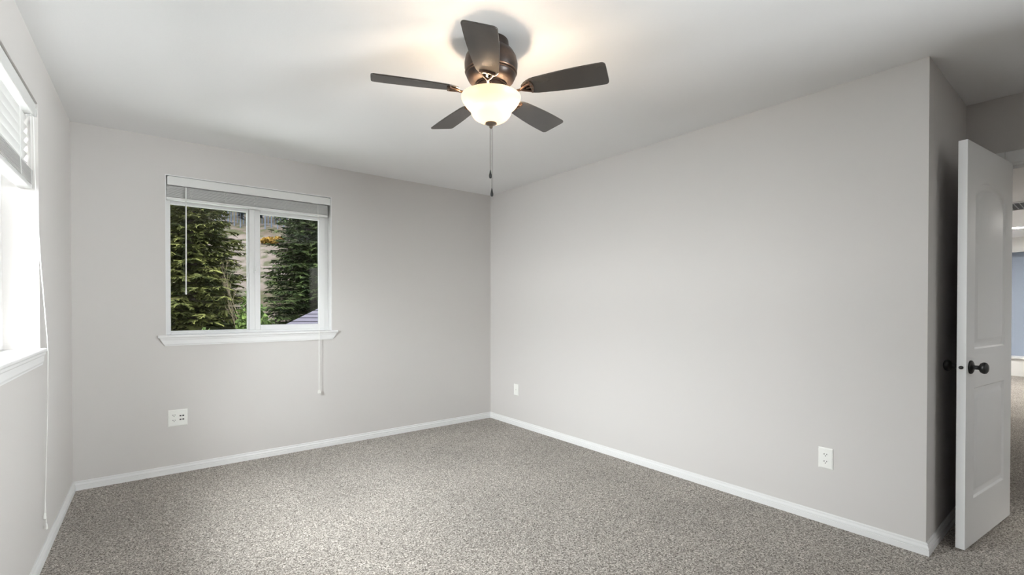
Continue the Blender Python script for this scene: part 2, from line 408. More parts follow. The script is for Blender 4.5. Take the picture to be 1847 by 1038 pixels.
# left window blind, partly lowered
b2 = empty('window_blind', (lo.x, lo.y, LW['z0']), LEFT_ROT)
tag(b2, 'white horizontal slat blind half lowered in the window at the left edge', 'blind')
lw, lh = LW['w'], LW['h']
bm = BM(); box(bm, .012, lw - .014, .006, .014, lh - .072, lh - .012); obj('valance', bm, M['slat'], b2, bevel=.002)
bm = BM(); box(bm, .014, lw - .016, .018, .070, lh - .060, lh - .008); box(bm, lw - .020, lw - .008, .004, .04, lh - .070, lh - .030); obj('headrail', bm, M['slat'], b2)
bm = BM(); z = lh - .105
zs = []
for k in range(7):
    zs.append(z - k * .0425)
    slat(bm, .012, lw - .018, .044, zs[-1], .025, -1.22)
zb = .765
for k in range(13):
    slat(bm, .012 + rnd.uniform(-.002, .002), lw - .016 + rnd.uniform(-.003, .003), .044, zb + .012 + k * .0053, .025, rnd.uniform(-.02, .02))
obj('slats', bm, M['slat'], b2, smooth=35)
bm = BM(); box(bm, .010, lw - .016, .019, .069, zb - .010, zb + .008); obj('bottom_rail', bm, M['slat'], b2, bevel=.003)
for u in (.10, .75, 1.22, lw - .06):
    bm = BM()
    for d in (.0165, .0715):
        tube(bm, [(u, d, lh - .07), (u, d, zb + .08), (u + .004, d - .002 * (1 if d < .05 else -1), zb)], .0010, 5)
    obj('ladder_cord', bm, M['cord'], b2)
bm = BM()
he = lw + .020                                             # the stool's horn
cords = [[(lw - .028, .012, lh - .075), (lw - .024, .008, .80), (lw - .006, -.006, .40), (he - .010, -.023, .06), (he - .004, -.0245, .004), (he - .002, -.025, -.022), (he, -.022, -.30), (he - .004, -.014, -.62), (he - .012, -.010, -.80)],
         [(lw - .034, .012, lh - .075), (lw - .036, .008, .80), (lw - .018, -.006, .40), (he - .016, -.023, .06), (he - .008, -.0245, .004), (he - .006, -.025, -.022), (he + .006, -.020, -.30), (he + .010, -.013, -.60), (he + .004, -.010, -.74), (he + .012, -.012, -.86)]]
for c in cords: tube(bm, c, .0012, 6)
lc2 = obj('lift_cord', bm, M['cord'], b2)
bm = BM(); lathe(bm, [(0, -.855), (.003, -.858), (.006, -.876), (.006, -.884), (0, -.888)], 12, (he + .012, -.012)); obj('tassel', bm, M['plate'], lc2, smooth=50)
bm = BM(); lathe(bm, [(0, -.795), (.003, -.798), (.006, -.816), (.006, -.824), (0, -.828)], 12, (he - .012, -.010))
obj('tassel', bm, M['plate'], lc2, smooth=50)

# ------------------------------------------------------------------ outlets and plates
def plate_root(name, loc, rz, label, cat):
    r = empty(name, loc, rz); return tag(r, label, cat)
def cover(bm, w, h):
    a = .006; d = .0065
    o = [(-w / 2, -h / 2), (w / 2, -h / 2), (w / 2, h / 2), (-w / 2, h / 2)]
    i = [(x * (1 - 2 * a / w), z * (1 - 2 * a / h)) for x, z in o]
    vo = [bm.verts.new((x, 0, z)) for x, z in o]; vm = [bm.verts.new((x, -.0035, z)) for x, z in o]; vi = [bm.verts.new((x, -d, z)) for x, z in i]
    bm.faces.new(vi); bm.faces.new(vo[::-1])
    for k in range(4):
        j = (k + 1) % 4; bm.faces.new([vo[k], vo[j], vm[j], vm[k]]); bm.faces.new([vm[k], vm[j], vi[j], vi[k]])
def receptacle(root, cx, cz):
    bm = BM(); n = 28; poly = []
    for k in range(n):
        t = 2 * math.pi * k / n; poly.append((cx + .0172 * math.cos(t), cz + max(-.0135, min(.0135, .0172 * math.sin(t)))))
    prism(bm, poly, .006, .0082, lambda p: (p[0], -p[2], p[1]))
    f = obj('receptacle', bm, M['plate'], root)
    for sx, wz, zz, nm in ((-.0064, .0042, .0035, 'slot'), (.0064, .0036, .0035, 'slot')):
        bm = BM(); box(bm, cx + sx - .0016, cx + sx + .0016, -.0086, -.0080, cz + zz - wz, cz + zz + wz); obj('slot', bm, M['slot'], f)
    bm = BM(); prism(bm, [(cx + .0028 * math.cos(t * math.pi / 6), cz - .0062 + .0028 * math.sin(t * math.pi / 6)) for t in range(12)], .0080, .0086, lambda p: (p[0], -p[2], p[1])); obj('ground_hole', bm, M['slot'], f)
def screw(root, x, z):
    bm = BM(); prism(bm, [(x + .003 * math.cos(t * math.pi / 6), z + .003 * math.sin(t * math.pi / 6)) for t in range(12)], .006, .0074, lambda p: (p[0], -p[2], p[1])); obj('screw', bm, M['plate'], root)
# right wall: facing -x, so local x runs along -y
o1 = plate_root('wall_outlet', (XR, .998, .367), -math.pi / 2, 'white duplex outlet low on the broad right wall near the open door', 'outlet')
bm = BM(); cover(bm, .072, .116); obj('cover_plate', bm, M['plate'], o1)
receptacle(o1, 0, .020); receptacle(o1, 0, -.020); screw(o1, 0, 0)
# back wall: two gang
o2 = plate_root('wall_outlet', (.2075, YB, .404), 0, 'white double width outlet with four charging ports under the tree view window', 'outlet')
bm = BM(); cover(bm, .118, .120); obj('cover_plate', bm, M['plate'], o2)
receptacle(o2, -.023, .019); receptacle(o2, -.023, -.019); screw(o2, -.023, 0)
bm = BM(); box(bm, .008, .040, -.0082, -.006, -.032, .032); ps = obj('charging_insert', bm, M['plate'], o2)
for px_ in (.0155, .0325):
    for pz in (.0135, -.0135):
        bm = BM(); box(bm, px_ - .0056, px_ + .0056, -.0088, -.0080, pz - .0045, pz + .0045); obj('charging_port', bm, M['slot'], ps)
# small plate near the far corner
o3 = plate_root('wall_plate', (XR, 3.787, .368), -math.pi / 2, 'plain white wall plate low on the right wall by the far corner', 'wall plate')
bm = BM(); cover(bm, .074, .114); obj('cover_plate', bm, M['plate'], o3)
bm = BM(); lathe(bm, [(0, 0), (.0048, 0), (.0048, .009), (.003, .009), (0, .009)], 14)
bmesh.ops.rotate(bm, verts=bm.verts, cent=(0, 0, 0), matrix=Matrix.Rotation(math.pi / 2, 3, 'X')); bmesh.ops.translate(bm, verts=bm.verts, vec=(0, -.006, 0)); obj('jack', bm, M['plate'], o3, smooth=40)
screw(o3, 0, .042); screw(o3, 0, -.042)

# ------------------------------------------------------------------ door
DW, DT, DH = .760, .035, 2.032
ANG = math.atan2(.083, -.755)                               # from hinge towards the latch
door = empty('door_1', (XA + .004, .3685, .012), ANG)
tag(door, 'white two panel arched door standing open beside the shaded return wall', 'door', kind='structure')
# local: x from hinge to latch, seen face on the local +y side, thickness towards -y
def panel_outline(u0, u1, z0, z1, arch, inset, n=14):
    u0 += inset; u1 -= inset; z0 += inset; z1 -= inset
    p = [(u0, z0), (u1, z0)]
    if arch:
        cx = (u0 + u1) / 2; hw = (u1 - u0) / 2; sh = z1 - arch
        p += [(u1, sh)]
        for k in range(1, n):
            t = k / n; a = math.pi * t
            # shoulder then a flat arch
            uu = cx + hw * math.cos(a); zz = sh + arch * (math.sin(a) ** .8)
            p.append((uu, zz))
        p += [(u0, sh)]
    else: p += [(u1, z1), (u0, z1)]
    return p
def door_mesh():
    bm = BM()
    specs = [(.120, .640, .225, .800, 0), (.120, .640, .985, 1.865, .105)]
    steps = [(0, 0), (.006, -.001), (.013, -.009), (.022, -.011), (.034, -.011), (.040, -.0095), (.054, -.002), (.060, -.001)]
    for side in (0, 1):
        Y = 0.0 if side == 0 else -DT; sg = 1 if side == 0 else -1
        outer = [bm.verts.new(p) for p in [(0, Y, 0), (DW, Y, 0), (DW, Y, DH), (0, Y, DH)]]
        edges = [bm.edges.new((outer[i], outer[(i + 1) % 4])) for i in range(4)]
        loops = []
        for (u0, u1, z0, z1, ar) in specs:
            rings = []
            for ins, dep in steps:
                rings.append([bm.verts.new((u, Y + sg * dep, z)) for u, z in panel_outline(u0, u1, z0, z1, ar, ins)])
            for A, B in zip(rings, rings[1:]):
                for i in range(len(A)):
                    j = (i + 1) % len(A); bm.faces.new([A[i], A[j], B[j], B[i]])
            bm.faces.new(rings[-1])
            for i in range(len(rings[0])):
                e = bm.edges.get((rings[0][i], rings[0][(i + 1) % len(rings[0])])); edges.append(e)
        bmesh.ops.triangle_fill(bm, use_beauty=True, use_dissolve=False, edges=edges, normal=(0, sg, 0))
        if side == 0: fr = outer
        else: bk = outer
    for i in range(4):
        j = (i + 1) % 4; bm.faces.new([fr[i], fr[j], bk[j], bk[i]])
    return bm
obj('door_leaf', door_mesh(), M['door'], door, smooth=25)
KZ, KU = .905, DW - .060
def knob_mesh(sg):
    bm = BM()
    prof = [(0, 0), (.033, 0), (.034, .003), (.032, .008), (.026, .011), (.013, .013), (.0105, .018), (.0105, .030), (.013, .034), (.022, .038), (.0275, .046), (.0285, .053), (.026, .060), (.018, .065), (0, .067)]
    lathe(bm, prof, 32)
    bmesh.ops.rotate(bm, verts=bm.verts, cent=(0, 0, 0), matrix=Matrix.Rotation(-math.pi / 2 * sg, 3, 'X'))
    bmesh.ops.translate(bm, verts=bm.verts, vec=(KU, 0 if sg > 0 else -DT, KZ))
    return bm
obj('door_knob', knob_mesh(1), M['black'], door, smooth=35)
obj('door_knob', knob_mesh(-1), M['black'], door, smooth=35)
bm = BM(); box(bm, DW, DW + .0015, -DT / 2 - .0127, -DT / 2 + .0127, KZ - .028, KZ + .028); lp = obj('latch_plate', bm, M['door'], door)
bm = BM(); lathe(bm, [(0, 0), (.0085, 0), (.0085, .008), (.006, .010), (0, .010)], 16)
bmesh.ops.rotate(bm, verts=bm.verts, cent=(0, 0, 0), matrix=Matrix.Rotation(math.pi / 2, 3, 'Y')); bmesh.ops.translate(bm, verts=bm.verts, vec=(DW + .0015, -DT / 2, KZ)); obj('latch', bm, M['black'], lp, smooth=40)
for hz in (.18, 1.0, 1.83):
    bm = BM(); tube(bm, [(-.004, -DT - .004, hz - .045), (-.004, -DT - .004, hz + .045)], .006, 10); obj('hinge', bm, M['black'], door, smooth=40)

# jamb and casing of the doorway
JT = .018
bm = BM(); x0, x1 = XA - .002, XA + .122
box(bm, x0, x1, DO1 - JT + .001, DO1 + .001, 0, DOH); box(bm, x0, x1, DO0 - .001, DO0 + JT - .001, 0, DOH); box(bm, x0, x1, DO0 + JT - .001, DO1 - JT + .001, DOH - JT, DOH)
box(bm, XA + .045, XA + .08, DO0 + JT - .001, DO1 - JT + .001, DOH - JT - .011, DOH - JT)
box(bm, XA + .045, XA + .08, DO0 + JT, DO0 + JT + .011, 0, DOH - JT - .011); box(bm, XA + .045, XA + .08, DO1 - JT - .011, DO1 - JT, 0, DOH - JT - .011)
struct('trim_1', bm, M['trim'], 'white jamb lining the bedroom doorway', 'door trim')
def casing(name, x, sg, label):
    bm = BM(); cw = .070; t = .012
    a, b = (x, x - t * sg) if sg > 0 else (x - t * sg, x); lo_, hi_ = min(a, b), max(a, b)
    y0, y1 = DO0 + .006, DO1 - .006
    box(bm, lo_, hi_, y1, y1 + cw, 0, DOH + cw - .006); box(bm, lo_, hi_, y0 - cw, y0, 0, DOH + cw - .006); box(bm, lo_, hi_, y0, y1, DOH - .006, DOH + cw - .006)
    return struct(name, bm, M['trim'], label, 'door trim', bevel=.004)
casing('trim_2', XA - .0005, 1, 'white casing around the bedroom doorway on the room side')
casing('trim_3', XA + .1205, -1, 'white casing around the bedroom doorway on the hall side')

# ------------------------------------------------------------------ space beyond the doorway
HX = 12.1
bm = BM(); box(bm, XA + .12, HX, 2.4, 2.52, 0, H); struct('wall_hall_left', bm, M['white_wall'], 'pale hall wall left of the doorway view', 'wall')
bm = BM(); box(bm, XA + .12, HX, -1.67, -1.55, 0, H); struct('wall_hall_right', bm, M['white_wall'], 'pale hall wall right of the doorway view', 'wall')
bm = BM(); box(bm, HX + .35, HX + .47, -1.67, 2.52, 0, H); struct('wall_hall_far', bm, M['blue_wall'], 'blue grey wall far beyond the doorway', 'wall')
bm = BM(); box(bm, HX, HX + .10, -1.55, 2.4, 2.185, H); struct('trim_4', bm, M['white_wall'], 'white header above the blue grey wall beyond the doorway', 'header')
bm = BM(); box(bm, HX, HX + .35, -1.55, 2.4, 0, .30); struct('wall_ledge', bm, M['white_wall'], 'low pale ledge wall below the blue grey wall', 'ledge')
bm = BM(); box(bm, HX - .03, HX + .35, -1.55, 2.4, .30, .335); struct('trim_5', bm, M['trim'], 'white cap on the low ledge beyond the doorway', 'ledge cap', bevel=.006)
v = empty('ceiling_vent', (8.33, .72, H)); tag(v, 'white framed ceiling vent with dark slots beyond the doorway', 'vent')
bm = BM(); ring(bm, -.30, .30, -.30, .30, .0, .0, .0, .0, 0, 0) if False else None
for a in ((-.33, -.29, -.36, .36), (.29, .33, -.36, .36), (-.29, .29, -.36, -.32), (-.29, .29, .32, .36)): box(bm, a[0], a[1], a[2], a[3], -.012, 0)
obj('vent_frame', bm, M['trim'], v)
bm = BM(); box(bm, -.29, .29, -.32, .32, -.004, 0); obj('backing', bm, M['slot'], v)
bm = BM()
for k in range(14):
    yy = -.30 + k * .046; prism(bm, [(-.29, yy), (.29, yy), (.29, yy + .006), (-.29, yy + .006)], -.012, -.004)
obj('vent_slats', bm, mat('vent_grey', (.30, .30, .30), .5), v)
hall_lamps = [(10.6, .93), (9.6, -.6), (9.6, 1.8)]  # only the first is seen; the other two are added to light the hall
for i, (hx, hy) in enumerate(hall_lamps):
    d = empty('recessed_light', (hx, hy, H)); tag(d, ['lit round recessed ceiling light seen through the doorway', 'added unseen recessed ceiling light on the right of the hall', 'added unseen recessed ceiling light on the left of the hall'][i], 'light', 'recessed hall lights')
    bm = BM(); lathe(bm, [(.075, -.004), (.078, -.010), (.098, -.006), (.100, 0)], 32); obj('trim_ring', bm, M['trim'], d, smooth=40)
    bm = BM(); lathe(bm, [(0, -.008), (.060, -.008), (.077, -.004)], 32); obj('lens', bm, M['downlight'], d, smooth=40)

# ------------------------------------------------------------------ ceiling fan
FC = (1.2753, 1.783); ZB = 2.208
fan = empty('ceiling_fan', (FC[0], FC[1], H)); tag(fan, 'dark bronze five blade ceiling fan with a lit frosted bowl light', 'ceiling fan')
def fz(z): return z - H
bm = BM()
lathe(bm, [(0, fz(2.44)), (.080, fz(2.44)), (.082, fz(2.425)), (.080, fz(2.405)), (.086, fz(2.400)), (.104, fz(2.388)), (.117, fz(2.365)), (.122, fz(2.338)), (.1215, fz(2.318)), (.117, fz(2.302)), (.1185, fz(2.299)), (.1185, fz(2.294)), (.113, fz(2.290)), (.114, fz(2.286)), (.113, fz(2.280)), (.104, fz(2.262)), (.092, fz(2.250)), (.074, fz(2.244)), (.074, fz(2.236)), (0, fz(2.236))], 64)
obj('motor_housing', bm, M['bronze'], fan, smooth=35)
bm = BM()
lathe(bm, [(.1188, fz(2.2995)), (.1205, fz(2.297)), (.1188, fz(2.2935))], 64); lathe(bm, [(.1135, fz(2.2895)), (.1155, fz(2.287)), (.1135, fz(2.284))], 64)
obj('trim_band', bm, M['bronze_light'], fan, smooth=60)
bm = BM(); lathe(bm, [(0, fz(2.236)), (.068, fz(2.236)), (.070, fz(2.230)), (.070, fz(2.220)), (.056, fz(2.214)), (.056, fz(2.206)), (.062, fz(2.203)), (.062, fz(2.196)), (.040, fz(2.192)), (0, fz(2.192))], 48)
obj('light_fitter', bm, M['bronze'], fan, smooth=35)
bm = BM(); tube(bm, [(0, 0, fz(2.192)), (0, 0, fz(2.066))], .005, 10); obj('center_rod', bm, M['bronze'], fan)
# bowl, an open shell with thickness
out = [(.1350, 2.1875), (.1368, 2.1868), (.1372, 2.184), (.1355, 2.176), (.1300, 2.164), (.1210, 2.151), (.1090, 2.138), (.0985, 2.128), (.0945, 2.122), (.0930, 2.116), (.0900, 2.106), (.0830, 2.096), (.0720, 2.086), (.0560, 2.077), (.0380, 2.071), (.0200, 2.068), (.0060, 2.067)]
inn = [(max(r - .004, .006), z + .0035) for r, z in out][::-1]
bm = BM(); lathe(bm, [(r, fz(z)) for r, z in out] , 72)
obj('glass_bowl', bm, M['frosted'], fan, smooth=80)
bm = BM(); lathe(bm, [(0, fz(2.0715)), (.012, fz(2.071)), (.026, fz(2.067)), (.027, fz(2.0635)), (.022, fz(2.060)), (.012, fz(2.057)), (.008, fz(2.053)), (.0085, fz(2.048)), (.006, fz(2.044)), (.003, fz(2.042)), (0, fz(2.042))], 32)
obj('finial', bm, M['pewter'], fan, smooth=35)
rx, ry = math.cos(YAW), -math.sin(YAW); bdir = Vector((rx, ry, 0))
for s in (-1, 1):
    c = bdir * (.046 * s)
    bm = BM(); lathe(bm, [(0, fz(2.194)), (.013, fz(2.194)), (.014, fz(2.188)), (.012, fz(2.186)), (0, fz(2.186))], 16, (c.x, c.y)); obj('socket', bm, M['plate'], fan, smooth=35)
    bm = BM(); lathe(bm, [(.010, fz(2.186)), (.013, fz(2.182)), (.020, fz(2.172)), (.0225, fz(2.162)), (.021, fz(2.152)), (.014, fz(2.143)), (0, fz(2.140))], 20, (c.x, c.y)); obj('bulb', bm, M['bulb'], fan, smooth=80)
# pull chains: beads on a cord and a drop-shaped pull
for (dx, z1, n) in ((-.0035, 1.826, 0), (.0035, 1.742, 1)):
    bm = BM(); c = bdir * dx
    tube(bm, [(c.x * 1.2, c.y * 1.2, fz(2.046)), (c.x * 1.2, c.y * 1.2, fz(1.95)), (c.x, c.y, fz(z1 + .022))], .0011, 6)
    z = 2.044
    while z > z1 + .024:
        for bz in ((z,) if n == 0 else (z,)):
            lathe(bm, [(0, fz(bz) + .0016), (.0014, fz(bz) + .0008), (.0014, fz(bz) - .0008), (0, fz(bz) - .0016)], 6, (c.x * 1.1, c.y * 1.1))
        z -= .0065
    ch = obj('pull_chain', bm, M['chain'], fan)
    bm = BM(); lathe(bm, [(0, fz(z1 + .026)), (.002, fz(z1 + .024)), (.003, fz(z1 + .018)), (.0045, fz(z1 + .010)), (.0068, fz(z1)), (.0070, fz(z1 - .006)), (.005, fz(z1 - .012)), (0, fz(z1 - .0145))], 16, (c.x, c.y)); obj('pull_knob', bm, M['black'], ch, smooth=60)
# blades
def blade_mesh():
    bm = BM(); r0, r1 = .148, .533
    top = []; n = 22
    def half(t):                                          # half width along the blade
        return .043 + .0245 * math.sin(min(1, t * 1.12) * math.pi / 2)
    L = r1 - r0; pts = []
    for k in range(n + 1):
        t = k / n; r = r0 + L * .955 * t
        hw = half(t)
        if t < .16: hw *= math.sqrt(max(0.02, 1 - (1 - t / .16) ** 2)) * .55 + .45 * (t / .16) ** .5 if t > 0 else .25
        pts.append((r, hw))
    # softly bowed tip with rounded corners
    tip = []
    hwT = pts[-1][1]; rc = .020
    for k in range(7):
        a = math.pi / 2 * k / 6; tip.append((pts[-1][0] + rc * .85 * math.sin(a), hwT - rc + rc * math.cos(a)))
    mid = []
    for k in range(1, 8):
        q = 1 - k / 4.0; mid.append((tip[-1][0] + (r1 - tip[-1][0]) * (1 - q * q), (hwT - rc) * q))
    poly = pts + tip[1:] + mid[:-1] if False else pts + tip[1:]
    upper = [(x, y) for x, y in poly]
    lower = [(x, -y) for x, y in reversed(poly)]
    outline = upper + [(x, y) for x, y in mid if abs(y) < (hwT - rc) - .001] + lower
    prism(bm, outline, -.003, .003)
    return bm
def arm_mesh():
    bm = BM()
    tube(bm, [(.060, 0, .016), (.078, 0, .010), (.094, 0, -.010), (.112, 0, -.0165), (.132, 0, -.013), (.150, 0, -.0105)], [.0065, .006, .0055, .0055, .006, .006], 10)
    for s in (-1, 1):
        tube(bm, [(.146, 0, -.0105), (.158, .010 * s, -.009), (.180, .021 * s, -.008), (.196, .025 * s, -.0075)], [.006, .0055, .005, .005], 8)
    # crescent foot across the blade
    a = []; n = 12
    cres = []
    for k in range(n + 1):
        t = -1 + 2 * k / n; cres.append((.204 - .010 * t * t + .0, .036 * t))
    inner = [(x - .012 * (1 - .6 * (y / .036) ** 2), y * .96) for x, y in reversed(cres)]
    prism(bm, cres + inner, -.010, -.003)
    box(bm, .170, .200, -.0035, .0035, -.009, -.003)
    return bm
def screw_mesh():
    bm = BM()
    for (x, y) in ((.196, -.020), (.196, .020), (.197, 0)):
        lathe(bm, [(0, -.0125), (.004, -.0115), (.005, -.0095), (0, -.0095)], 10, (x, y))
    return bm
TH0 = math.atan2(-.7639, -.6454)
first = None
for k in range(5):
    if first is None:
        bl = obj('blade', blade_mesh(), M['blade'], fan, bevel=.0012); ar = obj('blade_arm', arm_mesh(), M['bronze_light'], bl, smooth=50); sc = obj('screw', screw_mesh(), M['pewter'], bl, smooth=50)
        first = (bl, ar, sc)
    else:
        bl = first[0].copy(); COL.objects.link(bl); bl.parent = fan
        for ch in first[1:]:
            c = ch.copy(); COL.objects.link(c); c.parent = bl
    bl.location = (0, 0, fz(ZB)); bl.rotation_mode = 'XYZ'
    bl.rotation_euler = (math.radians(-12.5), 0, TH0 + k * 2 * math.pi / 5)

# ------------------------------------------------------------------ outside
fw = Vector((math.sin(YAW), math.cos(YAW), 0)); rt = Vector((math.cos(YAW), -math.sin(YAW), 0))
GZ = -2.9
def at(px, Z, z=GZ):                                        # ground spot along a line of sight at depth Z
    p = fw * Z + rt * ((px - 923.5) / F * Z); return Vector((p.x, p.y, z))

bm = BM(); box(bm, -160, 160, YB + .4, 70, GZ - .5, GZ)
tag(obj('lawn', bm, M['grass']), 'green ground below the fir trees outside', 'ground', kind='structure')
# logged hillside
bm = BM(); rows = []; rnd = random.Random(9)
for j in range(46):
    t = j / 45; Z = 42 + 160 * t; row = []
    for i in range(60):
        X = -150 + 220 * i / 59
        q = min(1, t / .52)
        z = GZ - 1 + 27.5 * (q * q * (3 - 2 * q)) + max(0, t - .52) * 60 + rnd.uniform(-.35, .35) + 1.2 * math.sin(X * .07 + t * 5)
        p = fw * Z + rt * X; row.append(bm.verts.new((p.x, p.y, z)))
    rows.append(row)
for a, b in zip(rows, rows[1:]):
    for i in range(59): bm.faces.new([a[i], a[i + 1], b[i + 1], b[i]])
tag(obj('hillside', bm, M['hill'], smooth=60), 'brown logged hillside rising behind the fir trees', 'hill', kind='structure')

def blade_tri(bm, p, d, w, nrm):
    s = d.cross(nrm)
    if s.length < 1e-6: return
    s = s.normalized() * w
    a = bm.verts.new(p - s * .5); b = bm.verts.new(p + s * .5); c = bm.verts.new(p + d * .6 + s * .55); e = bm.verts.new(p + d)
    bm.faces.new([a, b, c, e])
def conifer_meshes(seed, h, R, z0, spread=1.0, step=.15, droop=.25):
    """crown from z0 to h above the foot; R = crown radius near the bottom"""
    rnd = random.Random(seed); bm = BM(); tb = BM()
    tube(tb, [(0, 0, 0), (.03, .02, h * .35), (-.02, .03, h * .7), (0, 0, h)], [h * .016, h * .012, h * .007, .01], 9)
    z = z0
    while z < h - .1:
        f = (h - z) / (h - z0); rad = R * (f ** .85)
        nb = 9 if f > .25 else 6
        ph = rnd.uniform(0, 6.28)
        for b in range(nb):
            a = ph + 2 * math.pi * b / nb + rnd.uniform(-.3, .3)
            ln = rad * rnd.uniform(.62, 1.08) * spread
            out_ = Vector((math.cos(a), math.sin(a), 0)); side = Vector((-math.sin(a), math.cos(a), 0))
            dr = droop * rnd.uniform(.6, 1.5); pts = []
            m = max(4, int(ln / .12))
            for k in range(m + 1):
                t = k / m
                pts.append(out_ * (ln * t) + Vector((0, 0, z - dr * ln * (t ** 1.3) + .30 * dr * ln * t ** 4 + .12 * ln * t)) + side * (.05 * math.sin(t * 3 + b)))
            tube(tb, [pts[0], pts[m // 2], pts[-1]], [.018, .012, .004], 4, cap=False)
            for k in range(1, m + 1):
                t = k / m; p = pts[k]; tl = (.20 + .28 * (1 - abs(t - .45))) * min(1, .35 + ln * .5)
                for s in (-1, 1):
                    for r_ in range(2):
                        d = (out_ * rnd.uniform(.35, .8) + side * s * rnd.uniform(.5, 1.0) + Vector((0, 0, rnd.uniform(-.45, .08)))).normalized() * (tl * rnd.uniform(.55, 1.1))
                        q0 = p + out_ * rnd.uniform(-.05, .05)
                        nm = Vector((rnd.uniform(-.5, .5), rnd.uniform(-.5, .5), 1)).normalized()
                        blade_tri(bm, q0, d, rnd.uniform(.05, .10), nm)
                        for g in range(3):
                            qq = q0 + d * rnd.uniform(.2, .8); s2 = d.cross(Vector((0, 0, 1))).normalized() * rnd.choice((-1, 1))
                            dd = (d.normalized() * .6 + s2 * .6 + Vector((0, 0, rnd.uniform(-.5, .1)))) * rnd.uniform(.07, .14)
                            blade_tri(bm, qq, dd, rnd.uniform(.025, .05), nm)
            e = pts[-1] - pts[-2]
            blade_tri(bm, pts[-1], e.normalized() * .18, .05, Vector((0, 0, 1)))
        z += step * rnd.uniform(.75, 1.25)
    return bm, tb
def conifer(px, Z, h, R, z0, seed, label, m, **kw):
    r = empty('fir_tree', at(px, Z), 0); tag(r, label, 'tree', 'fir trees outside the window')
    fb, tb = conifer_meshes(seed, h, R, z0, **kw)
    obj('foliage', fb, m, r); obj('trunk', tb, M['bark'], r)
    return r
conifer(346, 15, 12.5, 2.15, 1.4, 3, 'large olive green fir filling the left window pane', M['needles'])
conifer(556, 24, 12.7, 3.3, .8, 8, 'dark green fir filling the right window pane above the neighbouring roof', M['needles_deep'])
conifer(292, 20, 15, 3.0, .8, 12, 'fir half hidden behind the left edge of the left window pane', M['needles_deep'], step=.2)
conifer(604, 31, 16.5, 3.6, .8, 15, 'fir behind the dark green fir at the right edge of the view', M['needles_deep'], step=.2)
conifer(395, 27, 9.0, 2.4, .4, 21, 'smaller fir standing behind the large olive green fir', M['needles_deep'], step=.2)

def bush_mesh(seed, rx_, rz_, n, leaf):
    rnd = random.Random(seed); bm = BM()
    blobs = [(Vector((rnd.uniform(-.6, .6) * rx_, rnd.uniform(-.6, .6) * rx_, rz_ * rnd.uniform(.35, 1.4))), rnd.uniform(.35, .6)) for _ in range(9)]
    for _ in range(n):
        c, s = rnd.choice(blobs)
        d = Vector((rnd.gauss(0, 1), rnd.gauss(0, 1), rnd.gauss(0, 1))).normalized() * rnd.uniform(.6, 1)
        p = c + Vector((d.x * rx_ * s, d.y * rx_ * s, d.z * rz_ * s))
        if p.z < .05: p.z = .05
        nm = Vector((rnd.uniform(-1, 1), rnd.uniform(-1, 1), rnd.uniform(.2, 1.2))).normalized()
        dd = nm.orthogonal().normalized(); dd.rotate(Matrix.Rotation(rnd.uniform(0, 6.28), 3, nm))
        blade_tri(bm, p, dd * leaf * rnd.uniform(.7, 1.3), leaf * .6, nm)
    return bm
def stem_bm(seed, h, n=5):
    rnd = random.Random(seed); bm = BM()
    for k in range(n):
        a = rnd.uniform(0, 6.28); r = rnd.uniform(.1, .5)
        tube(bm, [(0, 0, 0), (r * .4 * math.cos(a), r * .4 * math.sin(a), h * .5), (r * math.cos(a), r * math.sin(a), h)], [.05, .03, .01], 5)
    return bm
for px, Z, rr, hh, sd, lab in ((484, 11.9, .72, 2.55, 1, 'bright green leafy shrub low in the left of the right window pane'), (440, 12.4, .62, 2.1, 2, 'bright green leafy shrub beside the bare sapling at the foot of the left window pane'), (386, 12.4, .62, 1.85, 5, 'low green leafy shrub in front of the large olive green fir')):
    r = empty('leafy_shrub', at(px, Z)); tag(r, lab, 'shrub', 'leafy shrubs outside the window')
    obj('foliage', bush_mesh(sd, rr, hh, 7500, .10), M['leaf'], r); obj('stem', stem_bm(sd, hh * 1.2), M['bark'], r)
# bare sapling
def sapling_bm(seed):
    rnd = random.Random(seed); bm = BM()
    def br(p, d, ln, r, lev):
        n = 4; pts = [p]
        for k in range(n):
            d = (d + Vector((rnd.uniform(-.07, .07), rnd.uniform(-.07, .07), .10))).normalized(); pts.append(pts[-1] + d * ln / n)
        tube(bm, pts, [r * (1 - .6 * k / n) for k in range(n + 1)], 5, cap=False)
        if lev > 0:
            for k in range(7 if lev == 2 else 5):
                q = rnd.uniform(.3, 1); i = min(n - 1, int(q * n)); pp = pts[i].lerp(pts[i + 1], q * n - i)
                a = rnd.uniform(0, 6.28)
                br(pp, (d + Vector((math.cos(a), math.sin(a), .2)) * .6).normalized(), ln * rnd.uniform(.22, .42), r * .5, lev - 1)
    br(Vector((0, 0, 0)), Vector((0, 0, 1)), 3.9, .020, 3); return bm
tag(obj('bare_sapling', sapling_bm(5), M['twig']), 'thin bare brown sapling in front of the hillside left of the window mullion', 'tree').location = at(424, 14.2)
# golden bush on the slope
def hill_z(Z, X):
    t = (Z - 42) / 160; q = min(1, t / .52)
    return GZ - 1 + 27.5 * (q * q * (3 - 2 * q)) + max(0, t - .52) * 60 + 1.2 * math.sin(X * .07 + t * 5)
def on_hill(px, Z): X = (px - 923.5) / F * Z; return at(px, Z, hill_z(Z, X) - .3)
tag(obj('golden_bush', bush_mesh(7, 2.1, .8, 2600, .40), M['gold']), 'golden yellow bush on the hillside in the right window pane', 'bush').location = on_hill(490, 95)
